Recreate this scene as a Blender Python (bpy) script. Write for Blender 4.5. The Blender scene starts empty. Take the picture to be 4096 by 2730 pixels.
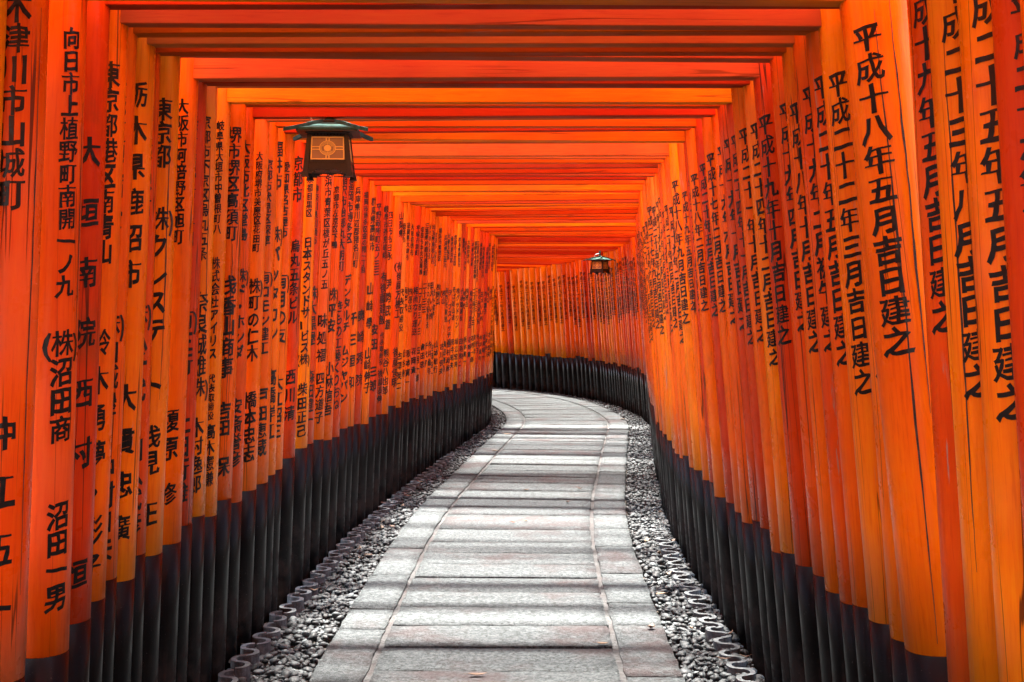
import bpy, bmesh, math, random
import numpy as np
from mathutils import Vector, Matrix
R = math.radians
rng = random.Random(11)
C = bpy.context.scene.collection
SC = bpy.context.scene

# ------------------------------------------------------------------ camera
cam_d = bpy.data.cameras.new('camera'); cam = bpy.data.objects.new('camera', cam_d); C.objects.link(cam)
cam.location = (0, 0, 1.65); cam.rotation_euler = (R(90), 0, 0)
cam_d.lens = 45; cam_d.sensor_width = 36; cam_d.shift_y = -0.040; cam_d.clip_start = 0.02; cam_d.clip_end = 500
SC.camera = cam
# ------------------------------------------------------------------ sky, sun, exposure
SUN_EL, SUN_AZ = 77, 348          # azimuth: compass direction the light comes from (0 = +Y, clockwise)
w = bpy.data.worlds.new('World'); SC.world = w; w.use_nodes = True
nt = w.node_tree; nt.nodes.clear()
sky = nt.nodes.new('ShaderNodeTexSky'); sky.sky_type = 'NISHITA'; sky.sun_disc = False
sky.sun_elevation = R(SUN_EL); sky.sun_rotation = R(SUN_AZ); sky.air_density = 1.0; sky.dust_density = 3.0; sky.ozone_density = 0.6
bg = nt.nodes.new('ShaderNodeBackground'); bg.inputs['Strength'].default_value = 0.05
out = nt.nodes.new('ShaderNodeOutputWorld')
nt.links.new(sky.outputs[0], bg.inputs[0]); nt.links.new(bg.outputs[0], out.inputs[0])
sl = bpy.data.lights.new('sun', 'SUN'); sl.energy = 5.0; sl.angle = R(7.5); sl.color = (1.0, 0.95, 0.88)
sun = bpy.data.objects.new('sun', sl); C.objects.link(sun)
_d = Vector((math.sin(R(SUN_AZ)) * math.cos(R(SUN_EL)), math.cos(R(SUN_AZ)) * math.cos(R(SUN_EL)), math.sin(R(SUN_EL))))
sun.rotation_euler = _d.to_track_quat('Z', 'Y').to_euler(); sun.location = _d * 30
SC.view_settings.view_transform = 'Standard'; SC.view_settings.look = 'None'
SC.view_settings.exposure = 4.7; SC.view_settings.gamma = 1.0; SC.view_settings.use_curve_mapping = False
SC.cycles.max_bounces = 6; SC.cycles.diffuse_bounces = 1; SC.cycles.glossy_bounces = 1

# ------------------------------------------------------------------ helpers
def tag(o, label=None, cat=None, group=None, kind=None):
    if label: o['label'] = label
    if cat: o['category'] = cat
    if group: o['group'] = group
    if kind: o['kind'] = kind
    return o
def link(name, me, mat=None, parent=None):
    o = bpy.data.objects.new(name, me); C.objects.link(o)
    if mat and not me.materials: me.materials.append(mat)
    if parent: o.parent = parent
    return o
def empty(name, loc, rz=0.0, parent=None):
    o = bpy.data.objects.new(name, None); C.objects.link(o); o.location = loc; o.rotation_euler = (0, 0, rz)
    o.empty_display_size = 0.1
    if parent: o.parent = parent
    return o
class MB:
    def __init__(s): s.v = []; s.f = []
    def add(s, v, f):
        n = len(s.v); s.v += [tuple(p) for p in v]; s.f += [tuple(i + n for i in q) for q in f]
    def box(s, x0, x1, y0, y1, z0, z1):
        s.add([(x0,y0,z0),(x1,y0,z0),(x1,y1,z0),(x0,y1,z0),(x0,y0,z1),(x1,y0,z1),(x1,y1,z1),(x0,y1,z1)],
              [(0,3,2,1),(4,5,6,7),(0,1,5,4),(1,2,6,5),(2,3,7,6),(3,0,4,7)])
    def hexa(s, b, t):      # bottom and top loops of equal length, counter-clockwise from above
        n = len(b); s.add(list(b) + list(t), [tuple(range(n))[::-1], tuple(range(n, 2*n))] + [(i, (i+1) % n, n+(i+1) % n, n+i) for i in range(n)])
    def tube(s, pts, r, n=8):
        pts = [Vector(p) for p in pts]; base = len(s.v)
        for i, p in enumerate(pts):
            t = (pts[min(i+1, len(pts)-1)] - pts[max(i-1, 0)]).normalized()
            a = t.orthogonal().normalized() if abs(t.z) > .95 else t.cross(Vector((0,0,1))).normalized(); b = t.cross(a)
            rr = r[i] if isinstance(r, (list, tuple)) else r
            s.v += [tuple(p + (a*math.cos(k*2*math.pi/n) + b*math.sin(k*2*math.pi/n))*rr) for k in range(n)]
        for i in range(len(pts)-1):
            for k in range(n):
                s.f.append((base+i*n+k, base+i*n+(k+1) % n, base+(i+1)*n+(k+1) % n, base+(i+1)*n+k))
        s.f.append(tuple(base+k for k in range(n))[::-1]); s.f.append(tuple(base+(len(pts)-1)*n+k for k in range(n)))
    def mesh(s, name, smooth=False):
        me = bpy.data.meshes.new(name); me.from_pydata(s.v, [], s.f)
        bm = bmesh.new(); bm.from_mesh(me); bmesh.ops.recalc_face_normals(bm, faces=bm.faces); bm.to_mesh(me); bm.free()
        if smooth: me.polygons.foreach_set('use_smooth', [True]*len(me.polygons))
        return me
    def build(s, name, mat, parent=None, smooth=False): return link(name, s.mesh(name, smooth), mat, parent)
def bevel_mesh(me, w, seg=2):
    bm = bmesh.new(); bm.from_mesh(me)
    bmesh.ops.bevel(bm, geom=[e for e in bm.edges], offset=w, segments=seg, affect='EDGES', profile=.6)
    bm.to_mesh(me); bm.free(); return me

# ------------------------------------------------------------------ materials
class NT:
    def __init__(s, name):
        s.m = bpy.data.materials.new(name); s.m.use_nodes = True; s.t = s.m.node_tree; s.n = s.t.nodes
        s.b = s.n['Principled BSDF']
    def node(s, typ, **kw):
        n = s.n.new(typ)
        for k, v in kw.items():
            if k.startswith('i_'): n.inputs[k[2:].replace('_', ' ')].default_value = v
            else: setattr(n, k, v)
        return n
    def l(s, a, b): s.t.links.new(a, b)
    def math(s, op, a, b=None, clamp=False):
        n = s.node('ShaderNodeMath', operation=op, use_clamp=clamp)
        for i, x in enumerate((a, b)):
            if x is None: continue
            if hasattr(x, 'is_linked'): s.l(x, n.inputs[i])
            else: n.inputs[i].default_value = x
        return n.outputs[0]
    def ramp(s, fac, p0, p1, lo=0.0, hi=1.0):
        n = s.node('ShaderNodeMapRange', interpolation_type='SMOOTHSTEP'); s.l(fac, n.inputs[0])
        for i, x in zip((1, 2, 3, 4), (p0, p1, lo, hi)): n.inputs[i].default_value = x
        return n.outputs[0]
    def mix(s, fac, a, b, mode='MIX'):
        n = s.node('ShaderNodeMix', data_type='RGBA', blend_type=mode)
        for sock, x in ((n.inputs[0], fac), (n.inputs[6], a), (n.inputs[7], b)):
            if hasattr(x, 'is_linked'): s.l(x, sock)
            else: sock.default_value = x if not isinstance(x, tuple) or len(x) == 4 else (*x, 1)
        return n.outputs[2]
    def coords(s, scale, rnd=None, which='Object'):
        tc = s.node('ShaderNodeTexCoord'); mp = s.node('ShaderNodeMapping'); mp.inputs['Scale'].default_value = scale
        s.l(tc.outputs[which], mp.inputs['Vector'])
        if rnd is not None:
            cb = s.node('ShaderNodeCombineXYZ'); 
            for i, k in enumerate((37.0, 53.0, 71.0)): s.l(s.math('MULTIPLY', rnd, k), cb.inputs[i])
            s.l(cb.outputs[0], mp.inputs['Location'])
        return mp.outputs[0]
    def noise(s, vec, scale, detail=4, rough=.55, dist=0.0):
        n = s.node('ShaderNodeTexNoise'); s.l(vec, n.inputs['Vector'])
        n.inputs['Scale'].default_value = scale; n.inputs['Detail'].default_value = detail
        n.inputs['Roughness'].default_value = rough; n.inputs['Distortion'].default_value = dist
        return n.outputs[0]
    def bump(s, h, strength, dist):
        n = s.node('ShaderNodeBump'); n.inputs['Strength'].default_value = strength; n.inputs['Distance'].default_value = dist
        s.l(h, n.inputs['Height']); s.l(n.outputs[0], s.b.inputs['Normal'])
    def done(s, col=None, rough=None, **kw):
        for k, x in (('Base Color', col), ('Roughness', rough)):
            if x is None: continue
            if hasattr(x, 'is_linked'): s.l(x, s.b.inputs[k])
            else: s.b.inputs[k].default_value = x if not isinstance(x, tuple) else (*x, 1)
        for k, x in kw.items(): s.b.inputs[k.replace('_', ' ')].default_value = x
        return s.m
def vermilion(name, axis, aged):
    """vermilion lacquer on timber; axis 2 = upright pillar, 0 = horizontal beam; aged = how worn the paint is"""
    t = NT(name); oi = t.node('ShaderNodeObjectInfo'); rnd = oi.outputs['Random']
    st = (14, 14, .8) if axis == 2 else (.8, 14, 14)
    grain = t.coords(st, rnd); iso = t.coords((1, 1, 1), rnd)
    fr = lambda k: t.math('FRACT', t.math('MULTIPLY', rnd, k))
    g1 = t.noise(grain, 7.0 if axis == 2 else 9.0, 3, .65, .3); g2 = t.noise(grain, 20.0, 2, .6); n1 = t.noise(iso, 1.7, 3, .6); n3 = t.noise(iso, 3.3, 5, .68)
    if axis == 2: c = t.mix(fr(1.0), (.74, .085, .0012), (.90, .180, .0015))
    else: c = t.mix(fr(1.0), (.41, .042, .0015), (.54, .088, .002))                  # beams darker than pillars: overhead shade put into the colour
    c = t.mix(t.ramp(fr(5.13), .68, .72, 0, .9), c, (.56, .040, .003) if axis == 2 else (.36, .024, .003))            # some pieces painted in a deeper red; on beams darkened for shade
    c = t.mix(t.ramp(fr(3.77), .74, .78, 0, .80), c, (.92, .250, .003))            # some freshly painted, more orange
    if axis == 0: c = t.mix(t.ramp(fr(9.41), .80, .84, 0, .75), c, (.42, .090, .028))   # some beams faded to a dusty pink, with sky sheen put into the colour
    c = t.mix(t.ramp(n1, .40, .70, 0, .65), c, t.mix(1.0, c, (.86, .58, .9), 'MULTIPLY'))
    c = t.mix(t.math('MULTIPLY', t.ramp(g1, .50, .66), .42), c, t.mix(1.0, c, (1.06, 1.45, 1.0), 'MULTIPLY'))
    c = t.mix(t.ramp(g1, .46, .34, 0, .42), c, t.mix(1.0, c, (.76, .55, .8), 'MULTIPLY'))
    # faded pinkish areas (chalky old lacquer)
    fade = t.math('MULTIPLY', t.ramp(t.noise(iso, .9, 3, .6), .50, .70), t.ramp(fr(7.31), .40, .9, 0, aged))
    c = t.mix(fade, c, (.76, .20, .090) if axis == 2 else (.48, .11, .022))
    # grime and mould
    gr = t.math('MULTIPLY', t.ramp(n3, .55, .74), t.ramp(fr(13.7), .45, 1, .04, .55*aged + .10))
    c = t.mix(gr, c, (.13, .060, .012))
    # bare wood where the lacquer has flaked, in streaks along the grain
    fl = t.math('MULTIPLY', t.ramp(t.noise(grain, 1.3, 5, .72, .8), .640, .665), t.ramp(n1, .52, .60, 0, .8 if axis == 2 else .25))
    c = t.mix(fl, c, (.42, .25, .17))
    # hairline drying cracks
    cr = t.math('ABSOLUTE', t.math('SUBTRACT', t.noise(t.coords((16, 16, .30) if axis == 2 else (.30, 16, 16), rnd), 1.0, 2, .5, .25), .5))
    crm = t.math('MULTIPLY', t.ramp(cr, .0035, .008, 1, 0), t.ramp(t.noise(iso, 1.1, 1), .48, .54))
    c = t.mix(t.math('MULTIPLY', crm, .85 if axis == 2 else .5), c, (.05, .012, .003))
    h = t.math('ADD', t.math('MULTIPLY', g2, .6), t.math('ADD', t.math('MULTIPLY', g1, .7), t.math('MULTIPLY', crm, -1.2)))
    t.bump(h, .35, .002)
    return t.done(c, t.ramp(n3, .3, .7, .20, .46) if axis == 2 else t.ramp(n3, .3, .7, .55, .8), Specular_IOR_Level=.13 if axis == 2 else .06)
def black_paint():
    t = NT('black_paint'); oi = t.node('ShaderNodeObjectInfo'); rnd = oi.outputs['Random']
    iso = t.coords((1, 1, 1), rnd); grain = t.coords((12, 12, 1.2), rnd)
    tc = t.node('ShaderNodeTexCoord'); sx = t.node('ShaderNodeSeparateXYZ'); t.l(tc.outputs['Object'], sx.inputs[0])
    n = t.noise(iso, 9, 6, .7); n2 = t.noise(grain, 3, 5, .65)
    # splashed mud and dust: patchy, denser near the foot
    d = t.ramp(t.math('ADD', t.math('MULTIPLY', sx.outputs[2], -1.0), t.math('MULTIPLY', n2, .8)), -.10, .42)
    d = t.math('MULTIPLY', d, t.ramp(n, .38, .66))
    c = t.mix(t.math('MULTIPLY', d, .55), (.0032, .0030, .0034), (.060, .050, .043))
    c = t.mix(t.math('MULTIPLY', t.ramp(t.noise(iso, 160, 2), .72, .75), .5), c, (.20, .17, .15))
    t.bump(t.math('ADD', n2, n), .3, .002)
    return t.done(c, t.ramp(d, 0, .6, .30, .8), Specular_IOR_Level=.09)
def ink():
    t = NT('glossy_black_lettering'); iso = t.coords((1, 1, 1)); n = t.noise(iso, 60, 2)
    t.bump(n, .5, .004)
    return t.done((.004, .0038, .0045), .30, Specular_IOR_Level=.25)
def granite():
    t = NT('granite'); oi = t.node('ShaderNodeObjectInfo'); rnd = oi.outputs['Random']
    tc = t.node('ShaderNodeTexCoord')
    def vec(sc):
        return t.coords(sc, rnd)
    v = vec((1, 1, 1)); chis = vec((1, .9, 1))
    fine = t.noise(v, 300, 2, .6); mid = t.noise(chis, 42, 6, .78); pit = t.noise(chis, 60, 4, .7); big = t.noise(v, 1.3, 4, .6); dirt = t.noise(v, 5, 5, .7)
    c = t.mix(rnd, (.078, .087, .089), (.096, .107, .110))
    c = t.mix(t.ramp(mid, .40, .62), t.mix(.6, c, (.012, .014, .0145)), t.mix(.6, c, (.150, .168, .171)))
    c = t.mix(t.ramp(fine, .42, .60, 0, .6), c, (.022, .025, .026))
    c = t.mix(t.ramp(fine, .58, .68, 0, .6), c, (.21, .235, .24))
    c = t.mix(t.ramp(pit, .42, .35, 0, .9), c, (.008, .008, .0085))
    c = t.mix(t.math('MULTIPLY', t.ramp(big, .50, .64), t.ramp(dirt, .36, .58, .06, .60)), c, (.048, .027, .026))
    t.bump(t.math('ADD', t.math('MULTIPLY', mid, 1.0), t.math('ADD', pit, t.math('MULTIPLY', fine, .12))), 1.0, .022)
    return t.done(c, .85, Specular_IOR_Level=.2)
def mortar():
    t = NT('mortar'); v = t.coords((1, 1, 1)); n = t.noise(v, 45, 5, .7); b = t.noise(v, 3, 3)
    c = t.mix(t.ramp(n, .35, .65), (.010, .009, .009), (.050, .052, .052)); c = t.mix(t.ramp(b, .45, .6, 0, .6), c, (.016, .011, .010))
    t.bump(n, .8, .01); return t.done(c, .9)
def pebble():
    t = NT('river_pebble'); g = t.node('ShaderNodeNewGeometry'); rnd = g.outputs['Random Per Island']; v = t.coords((1, 1, 1))
    c = t.mix(t.ramp(rnd, 0, .85), (.005, .006, .0065), (.031, .036, .038)); c = t.mix(t.ramp(rnd, .86, 1.0), c, (.085, .097, .10))
    c = t.mix(t.ramp(t.noise(v, 60, 5, .7), .45, .7, 0, .45), c, (.062, .070, .073))
    t.bump(t.noise(v, 220, 3), .25, .002); return t.done(c, .62, Specular_IOR_Level=.3)
def soil():
    t = NT('soil'); v = t.coords((1, 1, 1)); n = t.noise(v, 22, 7, .75)
    c = t.mix(t.ramp(n, .35, .7), (.022, .018, .015), (.085, .065, .050)); t.bump(n, .9, .03); return t.done(c, .95)
def concrete():
    t = NT('edging_concrete'); oi = t.node('ShaderNodeObjectInfo'); v = t.coords((1, 1, 1), oi.outputs['Random']); n = t.noise(v, 30, 6, .7)
    c = t.mix(t.ramp(n, .35, .68), (.030, .034, .036), (.095, .106, .110)); c = t.mix(t.ramp(t.noise(v, 9, 4), .55, .7, 0, .7), c, (.016, .0155, .015))
    t.bump(n, .5, .004); return t.done(c, .8)
def plain(name, col, rough=.5, metal=0.0, nscale=20, dark=.6, bump=.2):
    t = NT(name); v = t.coords((1, 1, 1)); n = t.noise(v, nscale, 5, .65)
    c = t.mix(t.ramp(n, .35, .68), tuple(x*dark for x in col), col); t.bump(n, bump, .003)
    return t.done(c, rough, Metallic=metal)
def verdigris():
    t = NT('verdigris_copper'); v = t.coords((1, 1, 1)); n = t.noise(v, 26, 6, .7); b = t.noise(v, 9, 3)
    c = t.mix(t.ramp(n, .36, .66), (.018, .050, .043), (.040, .098, .083)); c = t.mix(t.ramp(b, .55, .72, 0, .7), c, (.026, .038, .015))
    t.bump(n, .3, .003); return t.done(c, .85, Specular_IOR_Level=.1)
def leaf_mat():
    t = NT('dry_leaf'); oi = t.node('ShaderNodeObjectInfo'); v = t.coords((1, 1, 1), oi.outputs['Random']); n = t.noise(v, 70, 4)
    c = t.mix(oi.outputs['Random'], (.05, .022, .009), (.11, .066, .034)); c = t.mix(t.ramp(n, .45, .65, 0, .6), c, (.05, .025, .012)); t.bump(n, .4, .002)
    return t.done(c, .6)
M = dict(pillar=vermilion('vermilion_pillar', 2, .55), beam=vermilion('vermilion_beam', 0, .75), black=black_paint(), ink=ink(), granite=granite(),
         mortar=mortar(), pebble=pebble(), soil=soil(), concrete=concrete(), copper=verdigris(), leaf=leaf_mat(),
         bronze=plain('dark_bronze', (.009, .007, .006), .5, .1, 40, .5), gold=plain('gilt_lattice', (.95, .66, .20), .5, 0, 60, .97),
         pane=plain('amber_pane', (.36, .23, .14), .4, 0, 8, .85, .05), cable=plain('grey_cable', (.45, .45, .44), .4, 0, 30, .8), red_leaf=plain('red_leaf', (.45, .05, .02), .5, 0, 60, .5))

# ------------------------------------------------------------------ course of the path (x, y), metres
CP = [(-.08,-6),(-.08,-3),(-.08,0),(-.07,3),(-.06,5.5),(-.024,7.6),(.024,9.1),(.12,10.6),(.25,12.0),(.42,13.8),(.58,15.4),(.73,17.0),(.735,18.2),(.62,19.5),
      (.36,20.9),(-.05,22.05),(-.62,22.95),(-1.25,23.65),(-2.0,24.25),(-2.9,24.8),(-3.9,25.2),(-5.0,25.5)]
def _curve():
    P = [Vector(p) for p in CP]; out = []
    for i in range(1, len(P)-2):
        for k in range(40):
            t = k/40; a, b, c, d = P[i-1:i+3]
            out.append(.5*((2*b) + (c-a)*t + (2*a-5*b+4*c-d)*t*t + (3*b-a-3*c+d)*t**3))
    S = [0.0]
    for i in range(1, len(out)): S.append(S[-1] + (out[i]-out[i-1]).length)
    z = next(s for s, p in zip(S, out) if p.y >= 3.0); S = [s - z + 3.0 for s in S]      # arc length equals y near the viewer
    return np.array([p.x for p in out]), np.array([p.y for p in out]), np.array(S)
PX, PY, PS = _curve()
S_MAX = float(PS[-1]) - .05
def ctr(s): return Vector((float(np.interp(s, PS, PX)), float(np.interp(s, PS, PY)), 0))
def tang(s, e=.35):
    d = ctr(min(s+e, S_MAX)) - ctr(s-e); return d.normalized()
def pt(s, off, z=0.0, e=.35):
    t = tang(s, e); p = ctr(s); return Vector((p.x + t.y*off, p.y - t.x*off, z))
def half_l(s): return float(np.interp(s, [0, 3.2, 3.32, 3.58, 3.77, 3.95, 4.8, 6.5, 8.5, 12, 17.5, 22], [1.27, 1.225, 1.22, 1.185, 1.20, 1.235, 1.225, 1.205, 1.165, 1.13, 1.04, 1.06]))   # inner faces of pillars from the middle
def half_r(s): return float(np.interp(s, [0, 3.4, 4.6, 6.0, 8, 18, 24], [1.27, 1.25, 1.20, 1.16, 1.12, 1.09, 1.09]))
def beam_h(s): return 2.50 if s < 17.5 else 2.50 - .050*(s-17.5)

# ------------------------------------------------------------------ ground
def strip(name, o0, o1, z, mat, s0, s1, ds=.25, kind='structure', sink=0.0, nx=1):
    b = MB(); n = int((s1-s0)/ds)
    for i in range(n+1):
        s = s0 + (s1-s0)*i/n
        for k in range(nx+1): b.v.append(tuple(pt(s, o0+(o1-o0)*k/nx, z)))
    for i in range(n):
        for k in range(nx): a = i*(nx+1)+k; b.f.append((a, a+1, a+nx+2, a+nx+1))
    o = b.build(name, mat); return tag(o, kind=kind)
g = MB(); N = 40
for j in range(N+1):
    for i in range(N+1):
        x, y = -200+400*i/N, -200+400*j/N
        g.v.append((x, y, -.085))
for j in range(N):
    for i in range(N): a = j*(N+1)+i; g.f.append((a, a+1, a+N+2, a+N+1))
tag(g.build('ground', M['soil']), kind='structure')
PATH_L, PATH_R, JL, JR = -.83, .815, -.575, .545
path = strip('path', PATH_L+.02, PATH_R-.02, -.040, M['soil'], -3.5, S_MAX-.5)
for _o in (JL, JR):
    _j = strip('mortar_joint', _o-.016, _o+.016, -.012, M['mortar'], -3.2, S_MAX-.7, .12); del _j['kind']; _j.parent = path

# ------------------------------------------------------------------ stone slabs
def slab(s0, s1, o0, o1, nx, ny, seed, skew=0.0):
    r = random.Random(seed); gx = .0055; b = MB(); lift = r.uniform(-.003, .003); tiltx = r.uniform(-.002, .002)
    rows = []
    wav = [r.uniform(-.004, .004) for _ in range(nx+1)]; wav2 = [r.uniform(-.004, .004) for _ in range(nx+1)]
    org = pt((s0+s1)/2, (o0+o1)/2)
    for j in range(ny+1):
        row = []
        for i in range(nx+1):
            u, v = i/nx, j/ny; s = s0+gx + (s1-s0-2*gx)*v; o = o0+gx + (o1-o0-2*gx)*u
            if j == 0: s += wav[i]
            if j == ny: s += wav2[i]
            if i in (0, nx): o += r.uniform(-.006, .006)
            s += skew*(u-.5)
            edge = i in (0, nx) or j in (0, ny)
            z = lift + tiltx*(u-.5) + r.uniform(-.0016, .0016) - (.0018 if edge else 0)
            p = pt(s, o, z, .9) - org; row.append(p)
        rows.append(row)
    for row in rows: b.v += [tuple(p) for p in row]
    for j in range(ny):
        for i in range(nx): a = j*(nx+1)+i; b.f.append((a, a+1, a+nx+2, a+nx+1))
    ring = [(0, i) for i in range(nx+1)] + [(j, nx) for j in range(1, ny+1)] + [(ny, i) for i in range(nx-1, -1, -1)] + [(j, 0) for j in range(ny-1, 0, -1)]
    idx = [j*(nx+1)+i for j, i in ring]; n0 = len(b.v)
    for k in idx: x, y, z = b.v[k]; b.v.append((x, y, -.075))
    for k in range(len(idx)): q = (k+1) % len(idx); b.f.append((idx[k], n0+k, n0+q, idx[q]))
    me = b.mesh('slab'); me.polygons.foreach_set('use_smooth', [k < nx*ny for k in range(len(me.polygons))]); o = link('slab', me, M['granite'], path); o.location = org
    return o
cen = [4.70,5.05,5.33,5.70,6.09,6.49,6.88,7.24,7.62,7.99,8.36,8.74,9.22,9.84,10.21]     # joints read off the photograph
cen = [s for s in cen]
while cen[-1] < S_MAX-1.0: cen.append(cen[-1] + rng.uniform(.36, .50))
cen = [-3.2,-2.8,-2.4,-2,-1.6,-1.2,-.8,-.4,0,.4,.8,1.2,1.6,2,2.4,2.8,3.2,3.6,4,4.35] + cen
for i in range(len(cen)-1): slab(cen[i], cen[i+1], JL+.008, JR-.008, 11, 4, 100+i, rng.uniform(-.015, .015))
bl = [5.53,6.42,6.83,7.66,8.5,9.94]; br = [5.0,5.62,6.52,7.0,7.75,8.6,9.3,9.9]
for lst, o0, o1, sd in ((bl, PATH_L, JL-.008, 400), (br, JR+.008, PATH_R, 700)):
    a = lst[0]
    while a > -3: a -= .8; lst.insert(0, a)
    while lst[-1] < S_MAX-1.2: lst.append(lst[-1] + rng.uniform(.55, .95))
    for i in range(len(lst)-1): slab(lst[i], lst[i+1], o0, o1, 5, 8, sd+i)

# ------------------------------------------------------------------ gravel
def ico(sub):
    bm = bmesh.new(); bmesh.ops.create_icosphere(bm, subdivisions=sub, radius=1)
    v = np.array([x.co[:] for x in bm.verts]); f = np.array([[q.index for q in p.verts] for p in bm.faces]); bm.free(); return v, f
I1, I2 = ico(1), ico(2)
def gravel(name, o0f, o1f, s0, s1, label, seed):
    r = np.random.default_rng(seed); V, F, n = [], [], 0
    for layer, (zz, dens) in enumerate(((-.052, 800), (-.032, 950), (-.018, 420))):
        s = s0
        while s < s1:
            ds = .1; o0, o1 = o0f(s), o1f(s); cnt = r.poisson(dens*ds*abs(o1-o0))
            bv, bf = I2 if (s < 10 and layer) else I1
            for _ in range(cnt):
                L = r.choice([r.uniform(.010, .017), r.uniform(.014, .024), r.uniform(.018, .031)]); wd = L*r.uniform(.62, .92); hh = L*r.uniform(.38, .66)
                q = bv*np.array([L, wd, hh]); q = q*(1 + .16*np.sin(bv@r.normal(size=3)*2.2 + r.uniform(0, 6)))[:, None]
                a = r.uniform(0, 6.28); tx, ty = r.normal(0, .32, 2)
                m = np.array(Matrix.Rotation(a, 3, 'Z') @ Matrix.Rotation(tx, 3, 'X') @ Matrix.Rotation(ty, 3, 'Y'))
                p = pt(s + r.uniform(0, ds), r.uniform(o0, o1), zz + r.uniform(-.008, .010))
                V.append(q@m.T + np.array(p[:])); F.append(bf + n); n += len(bv)
            s += ds
    V = np.concatenate(V); F = np.concatenate(F)
    me = bpy.data.meshes.new(name); me.vertices.add(len(V)); me.vertices.foreach_set('co', V.ravel())
    me.loops.add(len(F)*3); me.loops.foreach_set('vertex_index', F.ravel().astype(np.int32)); me.polygons.add(len(F))
    me.polygons.foreach_set('loop_start', np.arange(0, len(F)*3, 3, dtype=np.int32)); me.polygons.foreach_set('loop_total', np.full(len(F), 3, dtype=np.int32))
    me.polygons.foreach_set('use_smooth', np.ones(len(F), dtype=bool)); me.update(); me.validate()
    return tag(link(name, me, M['pebble']), label, 'gravel', kind='stuff')
KL = lambda s: -(half_l(s) - .055); KR = lambda s: half_r(s) - .085
gravel('gravel', lambda s: KL(s)-.05, lambda s: PATH_L-.01, 4.2, 25.0, 'dark grey river pebbles between the path and the left pillars', 5)
gravel('gravel', lambda s: PATH_R+.01, lambda s: KR(s)+.085, 4.2, 26.5, 'dark grey river pebbles between the path and the right pillars', 6)

# ------------------------------------------------------------------ wavy edging
def edging(side, s0, s1, label, top, seed):
    r = random.Random(seed); root = empty('wavy_edging', pt(s0, 0, -.08)); tag(root, label, 'edging', 'wavy edging along the gravel')
    per = .205; s = s0; n = 22
    while s < s1:
        b = MB(); th = .012; up = top(s) + .004 + r.uniform(-.006, .006); off = (KL if side < 0 else KR); yo = r.uniform(-.006, .006)
        loop_o, loop_i = [], []
        for k in range(n+1):
            a = 2*math.pi*k/n; q = s + per*.99*k/n - .011*math.sin(2*a); dq = per*.99/(2*math.pi) - .022*math.cos(2*a)
            w = .043*math.sin(a); dw = .043*math.cos(a); lq = math.hypot(dq, dw); dw /= max(lq, 1e-6); dq /= max(lq, 1e-6); ln = 1
            base = off(q) + w + yo
            loop_o.append((q + dw*th, base - dq*th)); loop_i.append((q - dw*th, base + dq*th))
        org = pt(s, off(s), 0)
        for z in (-.085, up):
            for q, o in loop_o + loop_i[::-1]:
                p = pt(q, o, z) - org; b.v.append((p.x, p.y, p.z))
        m = 2*(n+1)
        for k in range(m): b.f.append((k, (k+1) % m, m+(k+1) % m, m+k))
        for k in range(n): b.f.append((m+k, m+k+1, m+(m-2-k), m+(m-1-k)))
        o = b.build('edging_tile', M['concrete'], root); o.location = org - root.location
        s += per
    return root
edging(-1, 4.6, 13.5, 'wavy grey concrete edging in front of the left pillars', lambda s: .022 if s < 9 else .004, 1)
edging(1, 4.6, 9.4, 'wavy grey concrete edging in front of the right pillars', lambda s: .002 if 5.4 < s < 8.8 else -.016, 2)

# ------------------------------------------------------------------ lettering
GLYPH = {}
def glyph(ch):
    if ch in GLYPH: return GLYPH[ch]
    c = bpy.data.curves.new('lettering', 'FONT'); c.body = ch; c.resolution_u = 2; c.size = 1
    o = bpy.data.objects.new('lettering', c); C.objects.link(o); dg = bpy.context.evaluated_depsgraph_get(); dg.update()
    me = o.evaluated_get(dg).to_mesh(); bm = bmesh.new(); bm.from_mesh(me); o.evaluated_get(dg).to_mesh_clear()
    bpy.data.objects.remove(o); bpy.data.curves.remove(c)
    bmesh.ops.remove_doubles(bm, verts=bm.verts, dist=1e-4)
    nv = len(bm.verts); wt = .036 if nv < 36 else .031 if nv < 60 else .022; gr_ = random.Random(ord(ch)); mv = {}
    for v in bm.verts:                                   # broaden the strokes: push every outline point outwards, unevenly like a brush
        d = Vector((0, 0, 0))
        for e in v.link_edges:
            if len(e.link_faces) != 1: continue
            f = e.link_faces[0]; m_ = f.calc_center_median(); a_ = (e.verts[1].co - e.verts[0].co).normalized(); n_ = Vector((-a_.y, a_.x, 0))
            if n_.dot((e.verts[0].co + e.verts[1].co)/2 - m_) < 0: n_ = -n_
            d += n_
        if d.length > .05: mv[v] = d.normalized()*wt*min(1.5, 2/max(d.length, .9))*gr_.uniform(.55, 1.45)
    for v, d in mv.items(): v.co += d
    for k in range(1, 9):
        bmesh.ops.bisect_plane(bm, geom=bm.verts[:]+bm.edges[:]+bm.faces[:], plane_co=(k/9, 0, 0), plane_no=(1, 0, 0))
    bm.verts.index_update()
    xs = [v.co.x for v in bm.verts] or [0]; cx = (min(xs)+max(xs))/2 if ch in '()' else .5
    vs = []
    for v in bm.verts:
        x, y = v.co.x - cx, v.co.y - .38
        if ch not in '()ー・ノ一': y += .13*x                 # brush hand: strokes rise to the right
        y += .012*math.sin(x*9 + y*3); x += .012*math.sin(y*8 + 1) - .03*y*abs(y)
        vs.append((x, y))
    GLYPH[ch] = (vs, [tuple(v.index for v in f.verts) for f in bm.faces]); bm.free()
    return GLYPH[ch]
def cells(text):       # characters of one column; ㈱ / ㈲ are a bracketed pair in one cell
    return list(text)
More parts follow.
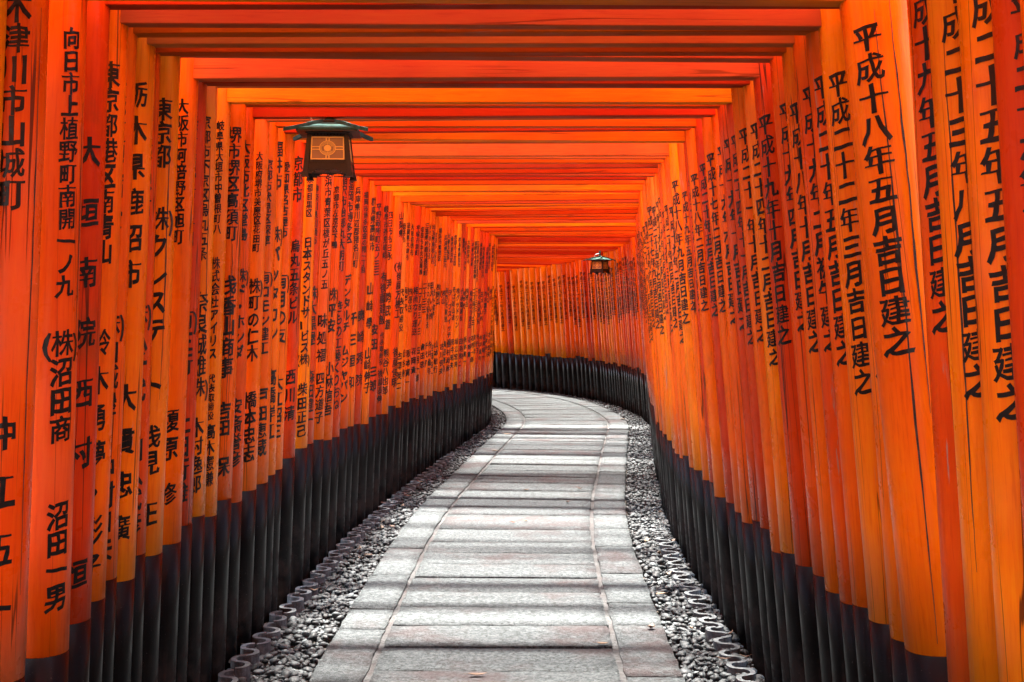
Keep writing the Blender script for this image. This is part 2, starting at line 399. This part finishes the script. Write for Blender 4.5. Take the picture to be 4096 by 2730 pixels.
def inscription(cols, rfun, phi0):
    """cols: (text, top height, bottom height, glyph size or None); wrapped round the pillar's face"""
    V, F = [], []
    def put(ch, u, h, size, sx=1.0):
        vs, fs = glyph(ch); n = len(V)
        for x, y in vs:
            hh = h + y*size; a = phi0 + (u + x*size*sx)/.09; r = rfun(hh) + .0014
            V.append((r*math.sin(a), -r*math.cos(a), hh))
        F.extend(tuple(i+n for i in f) for f in fs)
    for text, h1, h0, size in cols:
        cs = cells(text); pitch = (h1-h0)/len(cs); sz = size or min(pitch*1.0, .090)
        for k, ch in enumerate(cs):
            h = h1 - pitch*(k+.5)
            if ch == '　': continue
            if ch in '㈱㈲':
                put('株' if ch == '㈱' else '有', 0, h, sz*.95); put('(', -sz*.60, h-.01*sz, sz*1.0); put(')', sz*.60, h, sz*1.0)
            elif ch == 'ー':
                gv = glyph('|') ; put('|', 0, h, sz*.7, 1.6)
            else: put(ch, rng.uniform(-.0015, .0015), h, sz*rng.uniform(.95, 1.05), .98)
    me = bpy.data.meshes.new('inscription'); me.from_pydata(V, [], F); return me

# text on the left pillars of the front gates: (text, top, bottom) heights in metres
LEFT = {
 0: [('木津川市山城町', 2.43, 1.88), ('沖江伍一', 1.39, .80)],
 1: [('向日市上植野町南開一ノ九', 2.40, 1.66), ('㈱沼田商', 1.575, 1.26), ('沼田一男', 1.10, .80)],
 2: [('大垣南院西村', 2.17, 1.12), ('恒', .91, .80)],
 3: [('東京都港区南青山', 2.38, 1.76), ('鈴木勇夢・彩子', 1.58, .78)],
 4: [('京都市南区西九条', 2.35, 1.85), ('㈱山城屋', 1.62, 1.28), ('中村和夫', 1.16, .82)],
 5: [('栃木県鹿沼市', 2.39, 1.68), ('大貫忠廣', 1.40, .83)],
 6: [('大阪府堺市', 2.34, 1.92), ('㈱八千代', 1.65, 1.30), ('川人武彦', 1.18, .84)],
 7: [('東京都', 2.37, 2.12), ('㈱クレステート', 1.99, 1.30), ('浅見', 1.215, 1.03), ('正', .94, .85)],
 8: [('大阪市阿倍野区旭町', 2.41, 1.86), ('榎原', 1.25, 1.045), ('修', .975, .875)],
 9: [('兵庫県西宮市甲子園', 2.38, 1.86), ('㈲三行', 1.62, 1.36), ('上田行雄', 1.22, .86)],
 10: [('京都市下京区烏丸五条', 2.395, 1.81), ('奈良誠雄㈱', 1.685, 1.26), ('木村逸郎', 1.18, .875)],
 11: [('岐阜県大垣市中曽根町八', 2.41, 1.93), ('株式会社アイリス', 1.835, 1.40), ('代表取締役', 1.34, 1.145), ('高木憲謙', 1.13, .865)],
 12: [('堺市堺区高須町', 2.41, 1.91), ('浅香山商事', 1.765, 1.315), ('吉田', 1.21, 1.06), ('保', .97, .885)],
 13: [('大阪市北区堂島', 2.38, 1.92), ('㈱ド・ホンダ', 1.80, 1.38), ('安斎誉彦', 1.21, .89)],
 14: [('大阪府堺市美原区花田町', 2.36, 1.88), ('㈱町の仁木', 1.76, 1.36), ('橋本忠志', 1.22, .88)],
 15: [('京都市伏見区深草', 2.35, 1.92), ('㈲コモン建工', 1.80, 1.38), ('戸田恵蔵', 1.22, .88)],
 16: [('福井市', 2.47, 2.22), ('㈱バッタカン', 2.04, 1.43), ('高橋岸江', 1.30, .93)],
 17: [('愛知県名古屋市', 2.38, 1.98), ('㈲月の友', 1.80, 1.42), ('大江昭三', 1.26, .92)],
 18: [('京都市', 2.45, 2.19), ('烏丸五条ビル', 1.99, 1.52), ('西川清', 1.28, .98)],
 19: [('東京都目黒区', 2.42, 2.13), ('日本スタンドサービス㈱', 2.02, 1.28), ('柴田正己', 1.18, .86)],
 20: [('神奈川県川崎市', 2.34, 1.98), ('㈱大黒屋', 1.74, 1.38), ('森田健一', 1.24, .90)],
 21: [('横浜市青葉区榎が丘五ノ五', 2.48, 1.72), ('味処福', 1.58, 1.26), ('四方道子', 1.21, .89)],
 22: [('京都市左京区下鴨', 2.38, 1.98), ('㈱平安', 1.74, 1.44), ('小林信吾', 1.26, .92)],
 23: [('稲沢市治郎丸大明町', 2.48, 1.84), ('きもの工藝くりおね', 1.65, .93)],
 24: [('福岡市博多区', 2.47, 2.04), ('デンタルチームジャパン', 1.83, .95)],
 25: [('兵庫県川辺郡猪名川町', 2.45, 1.88), ('千三恒和', 1.60, 1.0)],
 26: [('福岡市博多区金の隈一丁目', 2.44, 1.85), ('奥崎秀院', 1.62, 1.0)],
 27: [('群馬県高崎市', 2.42, 2.02), ('山崎學', 1.80, 1.42), ('山崎伸子', 1.30, .96)],
 28: [('平野政所町五ノ三三', 2.40, 1.84), ('安田', 1.48, 1.26), ('三郎', 1.16, .94)],
 29: [('岐阜市芥見嵯峨', 2.40, 1.98), ('㈲後藤建設', 1.88, 1.46), ('代表取締役', 1.40, 1.14), ('後藤泰伸', 1.11, .84)],
 30: [('四日市市日永', 2.38, 1.98), ('伊勢武道', 1.84, 1.40), ('熊谷八也郎', 1.26, .88)],
 31: [('山梨県', 2.40, 2.18), ('㈲後藤万機工', 1.98, 1.50), ('後藤俊明', 1.26, .92)],
}
GEN = [('横浜市青葉区', '㈱同兵', '山本敏行'), ('京都市上京区', 'そば処山道', '田中昭夫'), ('大阪府堺市', '㈱運送', '阪本寛一'), ('東京都台東区', '野々村美津枝', '千代子'),
       ('兵庫県三田市', '㈱山', '古川保夫'), ('群馬県桐生市', '㈱グッドワン', '堀江宏司'), ('平塚市新町', '相南なり運送', '花岡貴'), ('埼玉県東松山市', '田大いい㈱', '今井直年'),
       ('大東市灰塚', '㈲寺光電気', '廣田壹寿'), ('姫路市', '代表取締役', '古澤英二'), ('福岡市中央区舞鶴', '二丁目三ノ三', '石月一郎'), ('京都市右京区', '毎木富子', '吉岡昭一'),
       ('東京都港区', 'テープスイッチ㈱', '金村政彦'), ('滋賀県大津市', '㈲戸代', '松谷務'), ('三重県鈴鹿市長沢町', '二十三三', '倉田忠')]
DATE = {-3: '平成二十六年十月', -2: '平成二十五年五月', -1: '平成二十三年八月', 0: '平成十九年五月', 1: '平成十八年五月', 2: '平成二十一年十月', 3: '平成二十二年三月', 4: '平成二十年五月', 5: '平成十九年二月初午',
        6: '平成十八年十月', 7: '平成十九年四月', 8: '平成十九年十月', 9: '平成二十四年十二月', 10: '平成二十一年十月', 11: '平成二十四年十一月', 12: '平成十九年十月', 13: '平成十九年六月', 14: '平成十七年二月',
        15: '平成二十年五月', 16: '平成十八年二月', 17: '平成二十二年七月', 18: '平成十九年五月'}
DATE_H = {-2: (2.46, 1.38), -1: (2.45, 1.42), 0: (2.53, 1.57), 1: (2.43, 1.51), 2: (2.36, 1.43), 3: (2.36, 1.37), 4: (2.38, 1.45), 5: (2.37, 1.49), 6: (2.34, 1.48), 7: (2.37, 1.55), 8: (2.36, 1.49), 9: (2.36, 1.40), 10: (2.36, 1.49),
          11: (2.36, 1.47), 12: (2.37, 1.53), 13: (2.37, 1.55), 14: (2.36, 1.60), 15: (2.34, 1.58), 16: (2.31, 1.60), 17: (2.3, 1.6), 18: (2.26, 1.60)}
MORE = ['平成十八年九月', '平成十九年三月', '平成二十五年七月', '平成二十年六月', '平成二十七年元旦', '平成十九年二月', '平成十九年七月', '平成二十七年九月', '平成二十一年八月', '平成十八年二月初午', '平成二十年四月', '平成十九年六月', '平成二十五年十月', '平成二十六年三月']

# ------------------------------------------------------------------ torii gates
FRONT = [3.31,3.58,3.77,3.95,4.10,4.26,4.42,4.60,4.85,5.03,5.20,5.42,5.62,5.88,6.11,6.36,6.60,6.78,7.07,7.40,7.62,7.92,8.12,8.42,8.72,9.00,9.24,9.52,9.80,10.08,10.42,10.70]
st = list(FRONT)
gr = random.Random(4)
while st[-1] < 17.6: st.append(st[-1] + gr.choice([.19, .21, .22, .24, .25, .28, .30]))
while st[-1] < 25.6: st.append(st[-1] + gr.uniform(.145, .172))
near = [3.14, 2.97, 2.80, 2.60, 2.40, 2.17, 1.95, 1.70, 1.45, 1.2, .95, .70, .45, .18, -.10, -.38, -.65, -.92, -1.2, -1.5]
stations = [(-(i+1), s) for i, s in enumerate(near)] + list(enumerate(st))
stations.sort(key=lambda q: q[1])
SV = [s for _, s in stations]
NS = 28
def pillar_mesh(r0, h0, h1, name, seed, taper=.012):
    r = random.Random(seed); b = MB(); hs = np.linspace(h0, h1, 4 if h1-h0 < 1.2 else 8); ph = r.uniform(0, 6); am = r.uniform(.0, .006)
    for h in hs:
        rr = r0*(1 - taper*h)
        for k in range(NS):
            a = 2*math.pi*k/NS; q = rr*(1 + am*math.sin(2*a+ph)); b.v.append((q*math.cos(a), q*math.sin(a), h))
    m = len(hs)
    for j in range(m-1):
        for k in range(NS): b.f.append((j*NS+k, j*NS+(k+1) % NS, (j+1)*NS+(k+1) % NS, (j+1)*NS+k))
    b.f.append(tuple(range(NS))[::-1]); b.f.append(tuple((m-1)*NS+k for k in range(NS)))
    me = b.mesh(name)
    for p in me.polygons: p.use_smooth = len(p.vertices) == 4
    return me
def ordinal(n):
    small = 'zeroth first second third fourth fifth sixth seventh eighth ninth tenth eleventh twelfth thirteenth fourteenth fifteenth sixteenth seventeenth eighteenth nineteenth'.split()
    tens = {2: 'twenty', 3: 'thirty', 4: 'forty', 5: 'fifty', 6: 'sixty', 7: 'seventy', 8: 'eighty', 9: 'ninety'}
    if n < 20: return small[n]
    if n >= 100: return 'hundred and ' + ordinal(n-100) if n > 100 else 'hundredth'
    return {2: 'twentieth', 3: 'thirtieth', 4: 'fortieth', 5: 'fiftieth', 6: 'sixtieth', 7: 'seventieth', 8: 'eightieth', 9: 'ninetieth'}[n//10] if n % 10 == 0 else tens[n//10] + '-' + small[n % 10]
CRACKS = {(1, 1): [(-22, 2.46, .72), (2, 2.5, 1.35)], (3, 1): [(-14, 2.4, 1.1)], (7, -1): [(58, 2.3, 1.3), (30, 1.9, .9)], (1, -1): [(88, 2.2, 1.5)], (0, -1): [(70, 2.4, .9)], (5, 1): [(-20, 2.4, 1.6)],
          (12, 1): [(-30, 1.6, .8)], (12, -1): [(52, 1.9, 1.2)], (19, -1): [(60, 2.0, 1.1)], (-1, 1): [(-55, 2.3, 1.0)], (10, -1): [(62, 2.3, 1.5)], (8, 1): [(-60, 2.2, .9)]}
def crack(pil, rfun, phi, h1, h0, r):
    """a long drying crack in the timber, filled with dirt"""
    b = MB(); n = 26; a = phi
    for i in range(n+1):
        u = i/n; h = h1 + (h0-h1)*u; a += r.uniform(-.016, .016); wd = .0026*math.sin(math.pi*min(.97, max(.03, u)))*r.uniform(.5, 1.2) + .0004
        for sgn in (-1, 1): q = a + sgn*wd/.09; rr = rfun(h) + .0006; b.v.append((rr*math.sin(q), -rr*math.cos(q), h))
    for i in range(n): b.f.append((2*i, 2*i+1, 2*i+3, 2*i+2))
    return b.build('crack', M['soil'], pil)
BEAM_AT = {}
def gate(idx, s, k):
    r = random.Random(9000+idx*7)
    g0 = SV[k]-SV[k-1] if k else .3; g1 = SV[k+1]-SV[k] if k+1 < len(SV) else .3
    in_bend = s > 17.4
    rad = min(r.uniform(.078, .100), .49*min(g0, g1)+.004) if not in_bend else min(g0, g1)*.49
    rl, rr_ = rad, rad
    if in_bend: rr_ = rad*1.25
    if idx == 1: rr_ = .104
    if idx in (0, 2): rr_ = min(rr_, .084)
    t = tang(s, .5); p = ctr(s); yaw = math.atan2(-t.x, t.y) + (R(r.uniform(-1.1, 1.1)) if not in_bend else 0)
    root = empty('torii_gate', p, yaw)
    hb = beam_h(s) + r.uniform(-.022, .022); top = hb + r.uniform(.36, .42)
    seen = s > 2.75
    dt = DATE.get(idx) or MORE[(idx*5+3) % len(MORE)]
    if not seen: lab = f'vermilion torii gate beside the viewpoint, {ordinal(-idx-3)} back from the picture edge'
    elif in_bend: lab = f'vermilion torii gate in the curving far row, {ordinal(idx+4)} from the front'
    elif idx == 1: lab = f'vermilion torii gate near the front with a thick, cracked right pillar dated {dt}'
    else: lab = f'vermilion torii gate, {ordinal(idx+4)} from the front of the tunnel, right pillar dated {dt}'
    tag(root, lab, 'torii gate', 'vermilion torii gates lining the path' if seen else 'torii gates around the viewpoint')
    ends = []
    for side in (-1, 1):
        rad_s = rl if side < 0 else rr_
        inner = (half_l(s) if side < 0 else half_r(s)) + r.uniform(-.012, .012)
        if idx < 0 and side < 0: inner += .05
        lean = R((2.1 if side < 0 else 4.7 if s < 8 else 4.1) + r.uniform(-.35, .35))
        if idx == 1 and side > 0: lean = R(5.9)
        if idx <= 0 and side > 0: lean = R(3.5 + .15*(idx % 3))
        x0 = side*(inner + rad_s); yo = r.uniform(-.008, .008)
        bh = (.67 if side > 0 else float(np.interp(s, [3.3, 4.8, 9, 16], [.69, .76, .77, .67]))) + r.uniform(-.035, .035)
        if idx in (1, 2) and side < 0: bh -= .0
        taper = .010
        pil = link('pillar', pillar_mesh(rad_s, bh, top+.02, 'pillar', r.random(), taper), M['pillar'], root)
        pil.location = (x0, yo, 0); pil.rotation_euler = (R(r.uniform(-.35, .35)), -side*lean, 0)
        bb = link('black_base', pillar_mesh(rad_s*1.004, -.12, bh, 'black_base', r.random(), taper), M['black'], pil)
        tag(bb, 'black painted foot of the pillar')
        rf = lambda h, q=rad_s, tp=taper: q*(1-tp*h)*1.003
        phi = R(((43 if side > 0 else 38) + min(20, max(0, s-4.5)*3.2)) + r.uniform(-6, 6))
        if side < 0 and idx in (0, 1, 2): phi = R((24, 52, 46)[idx])
        if side > 0 and idx <= 0: phi = R(33 if idx else 47)
        if side < 0 and seen and s < 20:
            if idx in LEFT: cols = [(a, b, c, None) for a, b, c in LEFT[idx]]
            elif idx < 0: cols = None
            else:
                a, b, c = GEN[(idx*4+1) % len(GEN)]; j = r.uniform(-.05, .05)
                cols = [(a, 2.36+j, 2.36+j-.056*len(a), None), (b, 1.80+j, 1.80+j-.075*len(b), .07), (c, 1.24+j*.5, 1.24+j*.5-.085*len(c), .07)]
        elif side > 0 and seen:
            full = dt + ('建之' if '初午' in dt or '元旦' in dt else '吉日建之')
            dz = min(0, beam_h(s) - 2.5)
            if idx in DATE_H: h1, h0 = DATE_H[idx]
            else: h1 = r.uniform(2.22, 2.36) + dz; h0 = h1 - r.uniform(.068, .076)*len(full)
            cols = [(full, h1, h0, min(.086 if idx < 8 else .080, (h1-h0)/len(full)*.95))]
        else: cols = None
        for text, h1, h0, size in list(cols or ()):         # widely spaced characters are pieces of their own
            pc = (h1-h0)/len(text)
            if pc > .105: cols.remove((text, h1, h0, size)); cols += [(ch, h1-k_*pc, h1-(k_+1)*pc, size or .09) for k_, ch in enumerate(text)]
        for col in cols or (): link('inscription', inscription([col], rf, -side*phi), M['ink'], pil)
        if (idx, side) in CRACKS:
            for a_, ha, hb_ in CRACKS[(idx, side)]: crack(pil, rf, R(a_), ha, hb_, random.Random(idx*31+side))
        ends.append((x0 - side*math.tan(lean)*hb, rad_s, x0 - side*math.tan(lean)*top))
    # tie beam through both pillars
    th = r.uniform(.030, .042) if not in_bend else .020; hh = r.uniform(.125, .15); L0 = ends[0][0] - .20; L1 = ends[1][0] + .20
    b = MB(); b.box(L0, L1, -th, th, 0, hh); me = bevel_mesh(b.mesh('tie_beam'), .003, 1)
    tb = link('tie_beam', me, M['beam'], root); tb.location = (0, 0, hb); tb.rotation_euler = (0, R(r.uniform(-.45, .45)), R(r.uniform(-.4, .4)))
    BEAM_AT[idx] = hb
    # lintel resting on the pillar tops, its ends swept up a little
    b = MB(); xl, xr = ends[0][2] - .34, ends[1][2] + .34; n = 8; wd = .034 if not in_bend else .016
    for i in range(n+1):
        u = i/n; x = xl + (xr-xl)*u; q = abs(2*u-1); z = .05*q**3
        b.v += [(x, -wd, z), (x, wd, z), (x, wd*1.15, z+.13), (x, 0, z+.165), (x, -wd*1.15, z+.13)]
    for i in range(n):
        for j in range(5): b.f.append((i*5+j, i*5+(j+1) % 5, (i+1)*5+(j+1) % 5, (i+1)*5+j))
    b.f.append((0, 1, 2, 3, 4)); b.f.append(tuple(n*5+j for j in (4, 3, 2, 1, 0)))
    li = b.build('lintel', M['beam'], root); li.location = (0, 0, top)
    # wedges that lock the tie beam on the outer sides
    for e, sd in ((ends[0], -1), (ends[1], 1)):
        b = MB(); x = e[0] + sd*(e[1]+.01); b.box(x-.008, x+.045 if sd > 0 else x+.008, -.02, .02, 0, .03) if sd > 0 else b.box(x-.045, x+.008, -.02, .02, 0, .03)
        o = b.build('wedge', M['black'], root); o.location = (0, 0, hb+hh+.002)
    return root
for k, (idx, s) in enumerate(stations): gate(idx, s, k)

# ------------------------------------------------------------------ hanging lanterns
def lantern(loc, rz, label, stem):
    root = empty('hanging_lantern', loc, rz); tag(root, label, 'lantern', 'hanging copper-roofed lanterns')
    # origin: middle of the eaves; x/y half widths in metres
    # roof: four-sided, gently concave
    b = MB(); prof = [(.034, .040), (.052, .034), (.076, .025), (.102, .015), (.122, .008), (.137, .004)]
    ring = lambda hw, z: [(-hw, -hw, z), (hw, -hw, z), (hw, hw, z), (-hw, hw, z)]
    lo = [ring(h, z) for h, z in prof]; n = len(lo)
    for q in lo: b.v += q
    for q in lo: b.v += [(x, y, z-.010) for x, y, z in q]
    for i in range(n-1):
        for k in range(4):
            a, c = i*4+k, i*4+(k+1) % 4; b.f.append((a, c, c+4, a+4)); a += 4*n; c += 4*n; b.f.append((a+4, c+4, c, a))
    for k in range(4): a, c = (n-1)*4+k, (n-1)*4+(k+1) % 4; b.f.append((a, c, c+4*n, a+4*n))
    for k in range(4): a, c = k, (k+1) % 4; b.f.append((c, a, a+4*n, c+4*n))
    roof = b.build('roof', M['copper'], root)
    for k in range(4):                                   # hip ridges running past the corners
        b = MB(); a = math.pi/4 + k*math.pi/2; dx, dy = math.cos(a), math.sin(a); nx, ny = -dy, dx
        pts = [(.044, .044), (.080, .036), (.118, .025), (.160, .012), (.215, -.003), (.258, -.013)]
        for d, z in pts:
            for sx, sz in ((-1, -1), (1, -1), (1, 1), (-1, 1)): b.v.append((dx*d+nx*.0085*sx, dy*d+ny*.0085*sx, z+.0085*sz+.002))
        for i in range(len(pts)-1):
            for j in range(4): b.f.append((i*4+j, i*4+(j+1) % 4, (i+1)*4+(j+1) % 4, (i+1)*4+j))
        b.f.append((3, 2, 1, 0)); m = (len(pts)-1)*4; b.f.append((m, m+1, m+2, m+3))
        b.build('ridge', M['copper'], roof)
    b = MB(); b.box(-.034, .034, -.034, .034, .037, .047); b.box(-.042, .042, -.042, .042, .047, .051); b.build('roof_cap', M['bronze'], root)
    b = MB(); b.tube([(0, 0, .051), (0, 0, .054), (0, 0, .059), (0, 0, .066), (0, 0, .076), (0, 0, stem)], [.030, .030, .021, .014, .014, .012], 14)
    b.build('stem', M['copper'], root, True)
    b = MB(); b.tube([(-.055, -.02, .036), (-.070, -.02, .042), (-.080, -.02, .052), (-.082, -.02, .064), (-.076, -.02, .074), (-.062, -.02, .082), (-.03, -.01, .090), (-.005, 0, .094)], .0042, 8); b.build('cable', M['cable'], root, True)
    b = MB(); b.box(-.137, .137, -.137, .137, -.012, -.007); b.box(-.10, .10, -.10, .10, -.0175, -.0125); b.build('eaves', M['bronze'], root)
    # body: flared frame of four corner posts and rails on each side
    W = lambda z: .092 + (-.022 - z)*.082          # half width at (unscaled) height z
    ZT, ZB = -.022, -.252; Z = lambda z: -.018 + (z + .022)*.80
    for k in range(4):
        a = k*math.pi/2; rot = Matrix.Rotation(a, 3, 'Z')
        def add(bm, pts_b, pts_t): bm.hexa([tuple(rot @ Vector(p)) for p in pts_b], [tuple(rot @ Vector(p)) for p in pts_t])
        b = MB(); t = .020                                # corner post
        wt, wb = W(ZT), W(ZB)
        add(b, [(-wb, -wb, Z(ZB)), (-wb+t*1.15, -wb, Z(ZB)), (-wb+t*1.15, -wb+t*1.15, Z(ZB)), (-wb, -wb+t*1.15, Z(ZB))], [(-wt, -wt, Z(ZT)), (-wt+t, -wt, Z(ZT)), (-wt+t, -wt+t, Z(ZT)), (-wt, -wt+t, Z(ZT))])
        post = b.build('post', M['bronze'], root)
        b = MB(); q = W(ZB)+.006
        add(b, [(-q, -q, Z(ZB-.016)), (-q+.034, -q, Z(ZB-.016)), (-q+.034, -q+.034, Z(ZB-.016)), (-q, -q+.034, Z(ZB-.016))], [(-q+.003, -q+.003, Z(ZB+.012)), (-q+.028, -q+.003, Z(ZB+.012)), (-q+.028, -q+.028, Z(ZB+.012)), (-q+.003, -q+.028, Z(ZB+.012))])
        b.build('foot', M['bronze'], root)
        def bar(bm, x0, x1, z0, z1, d0, d1):               # a bar on this side; d = depth behind the sloping face
            def P(x, z, d): return tuple(rot @ Vector((x*.89, -W(z)+d, Z(z))))
            bm.add([P(x0, z0, d0), P(x1, z0, d0), P(x1, z0, d1), P(x0, z0, d1), P(x0, z1, d0), P(x1, z1, d0), P(x1, z1, d1), P(x0, z1, d1)],
                   [(0,3,2,1),(4,5,6,7),(0,1,5,4),(1,2,6,5),(2,3,7,6),(3,0,4,7)])
        b = MB(); wi = .078
        bar(b, -wi, wi, -.038, -.030, .003, .014); bar(b, -wi, wi, -.0235, -.0215, .003, .014)
        for i in range(9): x = -.066 + i*.0165; bar(b, x-.003, x+.003, -.031, -.023, .004, .012)
        b.build('top_rail', M['bronze'], root)
        b = MB(); bar(b, -.094, .094, -.184, -.172, .002, .016); bar(b, -.096, .096, -.216, -.184, .005, .014); bar(b, -.098, .098, -.224, -.216, .002, .016)
        rail = b.build('engraved_rail', M['bronze'], root)
        b = MB()                                           # relief of discs and scrolls
        for cx in (-.05, .05):
            for rr in (.011,):
                for i in range(16):
                    a0, a1 = i*math.pi/8, (i+1)*math.pi/8
                    for (r0, r1) in ((rr-.0016, rr),):
                        def Q(r_, a_): x = cx + r_*math.cos(a_); z = -.200 + r_*math.sin(a_); return tuple(rot @ Vector((x*.89, -W(z)+.0035, Z(z))))
                        b.add([Q(r0, a0), Q(r1, a0), Q(r1, a1), Q(r0, a1)], [(0, 1, 2, 3)])
        b.build('relief', M['bronze'], rail)
        b = MB(); nn = 16                                  # shaped apron with an opening
        for i in range(nn):
            u0, u1 = -.1+.2*i/nn, -.1+.2*(i+1)/nn; m = abs((u0+u1)/2)
            lo_ = -.250 if m > .075 else (-.240 if m > .062 else -.231 - .003*math.cos(m*90))
            bar(b, u0, u1, lo_, -.224, .004, .012)
        bar(b, -.07, -.012, -.2455, -.241, .004, .011); bar(b, .012, .07, -.2455, -.241, .004, .011)
        b.build('apron', M['bronze'], root)
        # pane with gilt lattice
        b = MB(); bar(b, -.086, .086, -.172, -.038, .009, .012); pane = b.build('pane', M['pane'], root)
        b = MB(); zt, zb = -.040, -.170; f = .006
        def lat(x0, x1, z0, z1, d=.0055): bar(b, x0, x1, z0, z1, d, .0088)
        wt2, wb2 = .082, .086
        def Pz(x, z, d): return tuple(rot @ Vector((x*.89, -W(z)+d, Z(z))))
        for sx in (-1, 1):
            b.add([Pz(sx*(wb2-f), zb, .0055), Pz(sx*wb2, zb, .0055), Pz(sx*wt2, zt, .0055), Pz(sx*(wt2-f), zt, .0055), Pz(sx*(wb2-f), zb, .0088), Pz(sx*wb2, zb, .0088), Pz(sx*wt2, zt, .0088), Pz(sx*(wt2-f), zt, .0088)],
                  [(0,1,2,3),(7,6,5,4),(0,4,5,1),(1,5,6,2),(2,6,7,3),(3,7,4,0)])
        lat(-wb2+f, wb2-f, zb, zb+f); lat(-wt2+f, wt2-f, zt-f, zt)
        zc = (zt+zb)/2
        for dz in (-.0075, .0075): lat(-.079, -.040, zc+dz-.0027, zc+dz+.0027); lat(.040, .079, zc+dz-.0027, zc+dz+.0027)
        for dx in (-.0075, .0075): lat(dx-.0027, dx+.0027, zt-f-.0165, zt-f); lat(dx-.0027, dx+.0027, zb+f, zb+f+.0165)
        def annulus(r0, r1, a0=0, a1=2*math.pi, n=36, d=.0052):
            for i in range(n):
                p, q = a0+(a1-a0)*i/n, a0+(a1-a0)*(i+1)/n
                P = lambda r_, a_, dd: Pz(r_*math.cos(a_), zc + r_*math.sin(a_), dd)
                b.add([P(r0, p, d), P(r1, p, d), P(r1, q, d), P(r0, q, d)], [(0, 1, 2, 3)])
        annulus(.0385, .0425); annulus(.034, .0362); annulus(.0305, .0320)
        for rr in (.023, .0265): annulus(rr, rr+.0018, R(20), R(160), 20)
        for rr in (.022, .0255, .029): annulus(rr, rr+.0016, R(238), R(302), 14)
        for a_ in (225, 232, 308, 315, 90, 270): annulus(.018, .031, R(a_-1.8), R(a_+1.8), 1)
        annulus(.0005, .0185, n=28)
        b.build('lattice', M['gold'], pane)
    b = MB(); b.box(-.085, .085, -.085, .085, Z(-.226), Z(-.222)); b.build('floor_plate', M['bronze'], root)
    return root
lantern((-.838, 5.88, 2.422), R(2.5), 'copper-roofed hanging lantern with amber panes, above the left pillars near the front', .098)
lantern((1.335, 19.45, 2.262), R(-32), 'small distant hanging lantern with amber panes, at the bend before the far pillars', .215)

# ------------------------------------------------------------------ fallen leaves
def leaf(loc, L, wd, rz, curl, label, mat='leaf', group=None, tilt=0.0):
    b = MB(); n = 8
    for i in range(n+1):
        u = i/n; ww = wd*math.sin(math.pi*min(1, u*1.02))**.8*(1-.25*u) + .0006; z = curl*L*(2*u-1)**2
        x = L*(u-.5)
        b.v += [(x, -ww, z+ww*.5), (x, 0, z), (x, ww, z+ww*.5), (x, -ww, z+ww*.5+.0008), (x, 0, z+.0008), (x, ww, z+ww*.5+.0008)]
    for i in range(n):
        a, c = i*6, i*6+6
        b.f += [(a, a+1, c+1, c), (a+1, a+2, c+2, c+1), (a+3, c+3, c+4, a+4), (a+4, c+4, c+5, a+5), (a, c, c+3, a+3), (a+2, a+5, c+5, c+2)]
    o = b.build('fallen_leaf', M[mat], None, True); o.location = loc; o.rotation_euler = (R(tilt), R(tilt*.6), rz)
    b = MB(); b.tube([(-L*.5, 0, curl*L), (-L*.72, .003, curl*L*.8)], .0009, 5); b.build('stalk', M[mat], o)
    tag(o, label, 'leaf', group); return o
def on_path(s, o, z=.006): return pt(s, o, z)
for x, y, L, wd, rz, cu, lab, mat in (
    (0.010, 9.459, .040, .012, .3, .2, 'small red and brown leaf lying in the middle of the path', 'red_leaf'),
    (0.100, 9.515, .036, .010, -.5, .25, 'thin brown leaf beside the small red leaf', 'leaf'),
    (0.697, 6.410, .055, .022, 1.2, .35, 'dark folded leaf standing on the right border stones', 'leaf'),
    (-0.151, 5.604, .085, .014, .1, .12, 'long curled leaf on the path at the bottom edge', 'leaf'),
    (0.432, 6.112, .06, .014, .05, .15, 'brown leaf on the path left of the right joint', 'leaf'),
    (0.124, 11.054, .06, .018, .6, .2, 'curled leaf in the middle of the path beyond the red leaf', 'leaf'),
    (0.590, 11.130, .055, .014, -.3, .4, 'curled leaf with raised ends beside the right joint', 'leaf'),
    (0.452, 10.391, .04, .016, .9, .3, 'dark pointed leaf farther up the path', 'leaf'),
    (-0.185, 13.944, .09, .02, .05, .1, 'long dark leaf on the left border stones', 'leaf'),
    (-0.059, 15.654, .10, .022, .2, .1, 'dry leaf on the left joint near the bend', 'leaf'),
    (1.524, 17.582, .10, .03, .3, .1, 'yellow-brown leaf on the right side at the bend', 'leaf')):
    leaf(Vector((x, y, .007)), L, wd, rz, cu, lab, mat)
lr = random.Random(77)
for i in range(26):
    left = i % 5 < 3; s = lr.uniform(5.3, 11.5)**1.0
    o = lr.uniform(KL(s)+.03, PATH_L-.03) if left else lr.uniform(PATH_R+.03, KR(s)-.03)
    if lr.random() < .35: o = KL(s) - .05 if left else KR(s) + .05
    leaf(pt(s, o, lr.uniform(.003, .012)), lr.uniform(.035, .07), lr.uniform(.009, .018), lr.uniform(0, 6.28), lr.uniform(.05, .35),
         'dry brown leaf fallen among the pebbles left of the path' if left else 'dry brown leaf fallen among the pebbles right of the path', 'leaf',
         'dry leaves in the left gravel' if left else 'dry leaves in the right gravel', lr.uniform(-25, 25))
